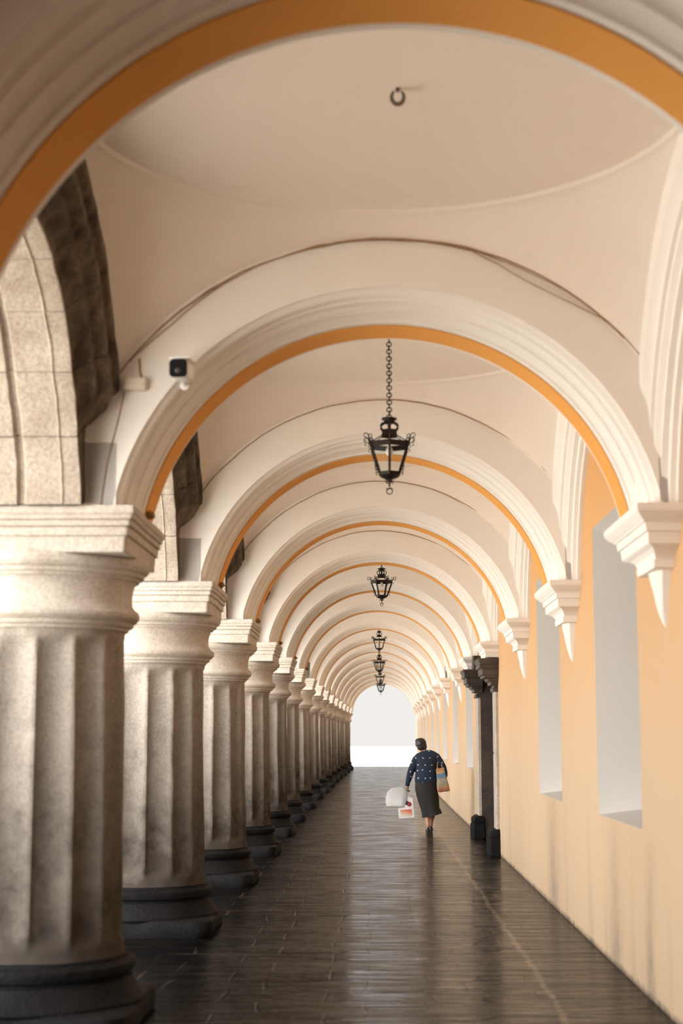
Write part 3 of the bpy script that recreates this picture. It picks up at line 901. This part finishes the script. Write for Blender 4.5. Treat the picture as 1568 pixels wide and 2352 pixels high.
ball(bm, (-.118, .10, 1.395), .085, (.90, 1.05, 1.12)); ball(bm, (-.128, .135, 1.345), .05, (.85, .9, .9))
ball(bm, (-.135, .205, 1.385), .016, (.8, 1.2, 1.4), 2); ball(bm, (-.134, .178, 1.348), .018, (1.4, .7, .5), 2)
for sx in (-1, 1): ball(bm, (-.118 + sx * .08, .095, 1.385), .022, (.35, .8, 1.3), 2); ball(bm, (-.135 + sx * .032, .172, 1.405), .014, (1, .6, .7), 2)
# arms
limb(bm, [(-.17, .04, 1.19, .052), (-.23, .02, 1.09, .046), (-.285, .0, .975, .040), (-.315, .015, .86, .036), (-.340, .035, .745, .026), (-.345, .04, .715, .024)])
limb(bm, [(.09, .04, 1.21, .052), (.17, .03, 1.12, .047), (.238, .02, 1.01, .041), (.258, .07, .93, .037), (.262, .125, .865, .027), (.262, .14, .845, .024)])
def hand(base, dirv, side, curl):
    """palm with four curled fingers of different length and a thumb"""
    b0 = Vector(base); d = Vector(dirv).normalized(); s = Vector(side).normalized(); nrm = d.cross(s).normalized()
    tube(bm, [b0 - d * .01, b0 + d * .02, b0 + d * .05, b0 + d * .075], [.024, .027, .029, .024], 10)
    for sh in (-.022, .02): tube(bm, [b0 + d * .02 + s * sh * .6, b0 + d * .07 + s * sh], [.018, .016], 8)
    for i, (off, ln) in enumerate(((-.03, .060), (-.011, .070), (.009, .066), (.028, .052))):
        p = b0 + d * .068 + s * off; pts = [p]; a = 0
        for q in range(3):
            a += curl; p = p + (d * math.cos(a) + nrm * math.sin(a)) * (ln / 3 * (1.15 - .15 * q)); pts.append(p)
        tube(bm, pts, [.0095, .0088, .008, .0068], 8)
    p = b0 + d * .022 - s * .02
    tube(bm, [p, p - s * .022 + d * .014 + nrm * .01, p - s * .024 + d * .036 + nrm * .026, p - s * .012 + d * .05 + nrm * .036], [.012, .011, .0095, .008], 8)
hand((-.345, .04, .715), (-.08, .05, -1), (0, 1, 0), 1.0)
hand((.262, .14, .845), (-.05, .55, -.8), (1, 0, 0), .8)
# legs
limb(bm, [(-.10, 0, .76, .085), (-.085, .02, .58, .075), (-.06, .03, .42, .055), (-.045, -.02, .33, .052), (-.038, -.07, .24, .046), (-.026, -.12, .15, .032), (-.02, -.14, .095, .030)], 16)
limb(bm, [(.03, 0, .76, .085), (.05, .06, .58, .075), (.07, .10, .42, .055), (.068, .12, .33, .053), (.058, .15, .25, .046), (.042, .18, .16, .031), (.034, .20, .09, .030)], 16)
ell_rings(bm, [(.02, -.02, -.09, .03, .09), (.05, -.02, -.10, .032, .085), (.09, -.02, -.13, .026, .04)], 14)
ell_rings(bm, [(.02, .034, .26, .03, .09), (.05, .034, .25, .032, .085), (.09, .034, .21, .026, .04)], 14)
body = obj('body', bm, SKIN, PW); remesh(body, .0055, 3)
# hair
bm = bmesh.new()
ball(bm, (-.122, .085, 1.400), .098, (.93, 1.03, .93)); ball(bm, (-.105, .05, 1.35), .082, (1.0, .68, .85)); ball(bm, (-.14, .07, 1.44), .075, (1.0, .9, .6)); ball(bm, (-.135, .11, 1.44), .055, (1.1, 1.1, .75)); ball(bm, (-.08, .05, 1.345), .045, (.9, .7, .9))
for v in list(bm.verts):
    if v.co.y > .155 and v.co.z < 1.455: v.co.y = .155 - (v.co.y - .155) * .4
    v.co += Vector((1, .6, 1)) * .006 * noise.noise(v.co * 40)
hr_ = obj('hair', bm, HAIR, PW); remesh(hr_, .007, 2)
# sweater: torso and sleeves in one surface
bm = bmesh.new()
ell_rings(bm, [(.775, -.045, 0, .176, .145), (.80, -.045, 0, .182, .15), (.86, -.043, 0, .180, .15), (.95, -.038, 0, .172, .142), (1.05, -.035, .01, .168, .138), (1.13, -.035, .02, .172, .13), (1.19, -.04, .03, .168, .115),
               (1.24, -.03, .045, .145, .09), (1.275, -.015, .05, .105, .068), (1.295, -.02, .055, .065, .05)], 36, lambda z, a: 1 + .018 * math.sin(3 * a + z * 40) * (1 if z < 1.1 else 0))
limb(bm, [(-.14, .04, 1.20, .066), (-.20, .03, 1.14, .068), (-.25, .01, 1.04, .062), (-.287, .0, .955, .056), (-.312, .015, .87, .050), (-.332, .03, .79, .042), (-.345, .04, .74, .036), (-.348, .042, .722, .038)], 18)
limb(bm, [(.06, .04, 1.225, .064), (.12, .035, 1.18, .072), (.175, .03, 1.10, .070), (.225, .02, 1.02, .062), (.250, .06, .945, .056), (.262, .10, .89, .046), (.264, .125, .86, .038)], 18)
sw = obj('sweater', bm, KNIT, PW); remesh(sw, .009, 3)
# skirt
bm = bmesh.new(); n_ = 48; rs_ = []
keys = [(.84, -.045, 0, .150, .125), (.78, -.045, 0, .172, .140), (.68, -.045, 0, .178, .150), (.56, -.022, 0, .178, .158), (.46, -.005, .01, .165, .155), (.38, .010, .015, .150, .155), (.31, .035, .02, .152, .165), (.255, .042, .02, .158, .175)]
for (z, cx, cy, hw, hd) in keys:
    r_ = []
    for k in range(n_):
        a = 2 * PI * k / n_; f = 1 + max(0, .7 - z) * .16 * math.sin(5 * a + 1.1) + max(0, .6 - z) * .06 * math.sin(11 * a)
        zz = z + (max(0, .4 - z) / .145) * .035 * math.cos(a)
        r_.append((cx + hw * f * math.cos(a), cy + hd * f * math.sin(a), zz))
    rs_.append(r_)
inner = [[(x * .97 + .0005, y * .97, z + .002) for x, y, z in r_] for r_ in rs_[::-1]][:2]
rings(bm, rs_ + inner, True, False)
o = obj('skirt', bm, SKIRT, PW)
# shoes
for (x, y, lift) in ((-.02, -.10, 0), (.036, .25, 0)):
    bm = bmesh.new(); rr_ = []
    for t, hw, h0, h1 in ((0, .012, .0, .04), (.03, .030, .0, .075), (.15, .036, .0, .085), (.35, .034, .0, .075), (.5, .036, .0, .062), (.7, .044, .0, .05), (.88, .036, .0, .036), (1, .012, .004, .018)):
        yy = y - .085 + .225 * t - .02
        rr_.append([(x + hw * math.cos(2 * PI * k / 16) * (1 if math.sin(2 * PI * k / 16) < .3 else .8), yy, max(h0 + .002, (h0 + h1) / 2 + (h1 - h0) / 2 * math.sin(2 * PI * k / 16) * 1.1)) for k in range(16)])
    rings(bm, rr_); obj('shoe', bm, SHOE, PW)
PW.scale = (1.012,) * 3
tag(PW, 'woman in navy dotted sweater and black skirt walking away with bags', 'person')
# tote on her right arm
TT = empty('tote_bag', (.884 + .245, 25.9 - .075, .645)); TT.rotation_euler = (0, math.radians(-10), 0); TT.scale = (1.12, 1.1, 1.03)
bm = bmesh.new()
rr_ = []
for z, hw, hd, dx in ((0, .075, .03, .0), (.012, .086, .042, 0), (.08, .083, .045, .0), (.18, .075, .04, -.0), (.28, .066, .032, .0), (.345, .06, .026, .002), (.37, .056, .016, .004)):
    rr_.append([(p[0] + dx, p[1] + .006 * math.sin(z * 50), z + .006 * math.sin(p[0] * 60)) for p in sq_ring_small(hw, hd, min(hw, hd) * .6, 5)])
rings(bm, rr_); obj('cloth_body', bm, TOTE, TT)
for yy in (-.017, .022):
    bm = bmesh.new()
    tube(bm, [(-.035, yy, .34), (-.035, yy * 1.3, .40), (-.015, yy + .05, .455), (.02, yy + .09, .462), (.036, yy + .05, .42), (.036, yy * 1.2, .34)], .008, 6)
    obj('handle', bm, TOTE, TT)
tag(TT, 'colourful printed tote bag hanging from the woman\'s right arm', 'bag')
# white plastic bag and picture board in her left hand
PB = empty('plastic_bag', (.884 - .515, 25.9 + .0, .395)); PB.scale = (1.1, 1.1, 1.06)
bm = bmesh.new(); rr_ = []
for z, hw, hd, dx in ((0, .09, .05, -.02), (.015, .14, .085, -.015), (.07, .163, .11, -.01), (.15, .165, .115, 0), (.23, .15, .095, .01), (.285, .11, .06, .03), (.305, .06, .03, .06)):
    n_ = 40
    rr_.append([(dx + hw * math.copysign(abs(math.cos(2 * PI * k / n_)) ** .7, math.cos(2 * PI * k / n_)) * (1 + .05 * math.sin(9 * 2 * PI * k / n_ + z * 20)), hd * math.sin(2 * PI * k / n_) * (1 + .08 * math.sin(7 * 2 * PI * k / n_ + z * 30)), z) for k in range(n_)])
rings(bm, rr_); obj('film', bm, BAGP, PB)
bm = bmesh.new(); tube(bm, [(.05, .0, .295), (.09, .02, .30), (.13, .04, .285), (.145, .045, .25)], [.018, .012, .009, .007], 8)
tube(bm, [(.03, .01, .295), (.08, .04, .31), (.135, .055, .275)], [.015, .01, .007], 8)
obj('handle', bm, BAGP, PB)
tag(PB, 'billowing white plastic bag in the woman\'s left hand', 'bag')
PC = empty('picture_board', (.884 - .355, 25.9 - .06, .225)); PC.rotation_euler = (0, math.radians(-5), math.radians(4))
bm = bmesh.new()
v = [(-.135, .0), (.115, .0), (.115, .31), (.055, .335), (-.03, .165), (-.135, .165)]
bm_f = [bm.verts.new((x, -.006, z)) for x, z in v]; f = bm.faces.new(bm_f)
g = bmesh.ops.extrude_face_region(bm, geom=[f])
for e in g['geom']:
    if isinstance(e, bmesh.types.BMVert): e.co.y += .012
obj('panel', bm, BOARD, PC, smooth=False)
bm = bmesh.new(); box(bm, -.10, .085, -.009, -.006, .03, .135); obj('orange_picture', bm, PRINT, PC, smooth=False)
for (x, z, r, m, nm) in ((.055, .215, .034, PLUM, 'plum_shape'), (.018, .235, .030, PDARK, 'dark_shape')):
    bm = bmesh.new(); rings(bm, [[(x + r * math.cos(2 * PI * k / 24), y, z + r * 1.15 * math.sin(2 * PI * k / 24)) for k in range(24)] for y in (-.006, -.009 if m is PLUM else -.0085)])
    obj(nm, bm, m, PC)
bm = bmesh.new(); tube(bm, [(.03, -.0, .24), (.02, .02, .33), (.0, .07, .40), (-.01, .10, .435)], .005, 6); tube(bm, [(.075, 0, .30), (.05, .03, .36), (.01, .08, .41), (-.006, .10, .435)], .005, 6)
obj('cord_handle', bm, BOARD, PC)
tag(PC, 'white card picture with orange print hanging below the plastic bag', 'picture')

# ------------------------------------------------------------------ light, camera
W = bpy.data.worlds.new('World'); bpy.context.scene.world = W; W.use_nodes = True
wt = W.node_tree; bg = wt.nodes['Background']
# bright overcast sky, brightest around the veiled sun low on the street side behind the camera
tcw = N(wt, 'ShaderNodeTexCoord'); dt = N(wt, 'ShaderNodeVectorMath', operation='DOT_PRODUCT')
L(wt, tcw.outputs['Generated'], dt.inputs[0]); dt.inputs[1].default_value = Vector((-.72, -.66, .20)).normalized()
glow = mth(wt, 'POWER', mth(wt, 'MAXIMUM', dt.outputs['Value'], 0), 4)
L(wt, mth(wt, 'ADD', mth(wt, 'MULTIPLY', glow, 13.0), 1.0), bg.inputs[1])
bg.inputs[0].default_value = (1, .975, .94, 1)
sun = bpy.data.lights.new('sun', 'SUN'); sun.energy = 44; sun.angle = math.radians(1.5); sun.color = (1, .95, .87)
so = bpy.data.objects.new('sun', sun); link(so)
d = Vector((-.42, .15, -1)).normalized()
so.rotation_euler = d.to_track_quat('-Z', 'Y').to_euler()

cd = bpy.data.cameras.new('camera'); cam = bpy.data.objects.new('camera', cd); link(cam)
cd.sensor_fit = 'VERTICAL'; cd.sensor_height = 36; cd.lens = 3600 / 2352 * 36
cam.location = (0, 0, EYE); cam.rotation_euler = (PI / 2 + .1415, 0, .0207)
cd.dof.use_dof = True; cd.dof.focus_distance = 24; cd.dof.aperture_fstop = 2.4
cd.clip_end = 500
sc = bpy.context.scene; sc.camera = cam
vs = sc.view_settings; vs.view_transform = 'Standard'; vs.look = 'None'; vs.gamma = 1; vs.exposure = -.18
try: vs.use_curve_mapping = False
except Exception: pass
sc.cycles.max_bounces = 10; sc.cycles.diffuse_bounces = 7
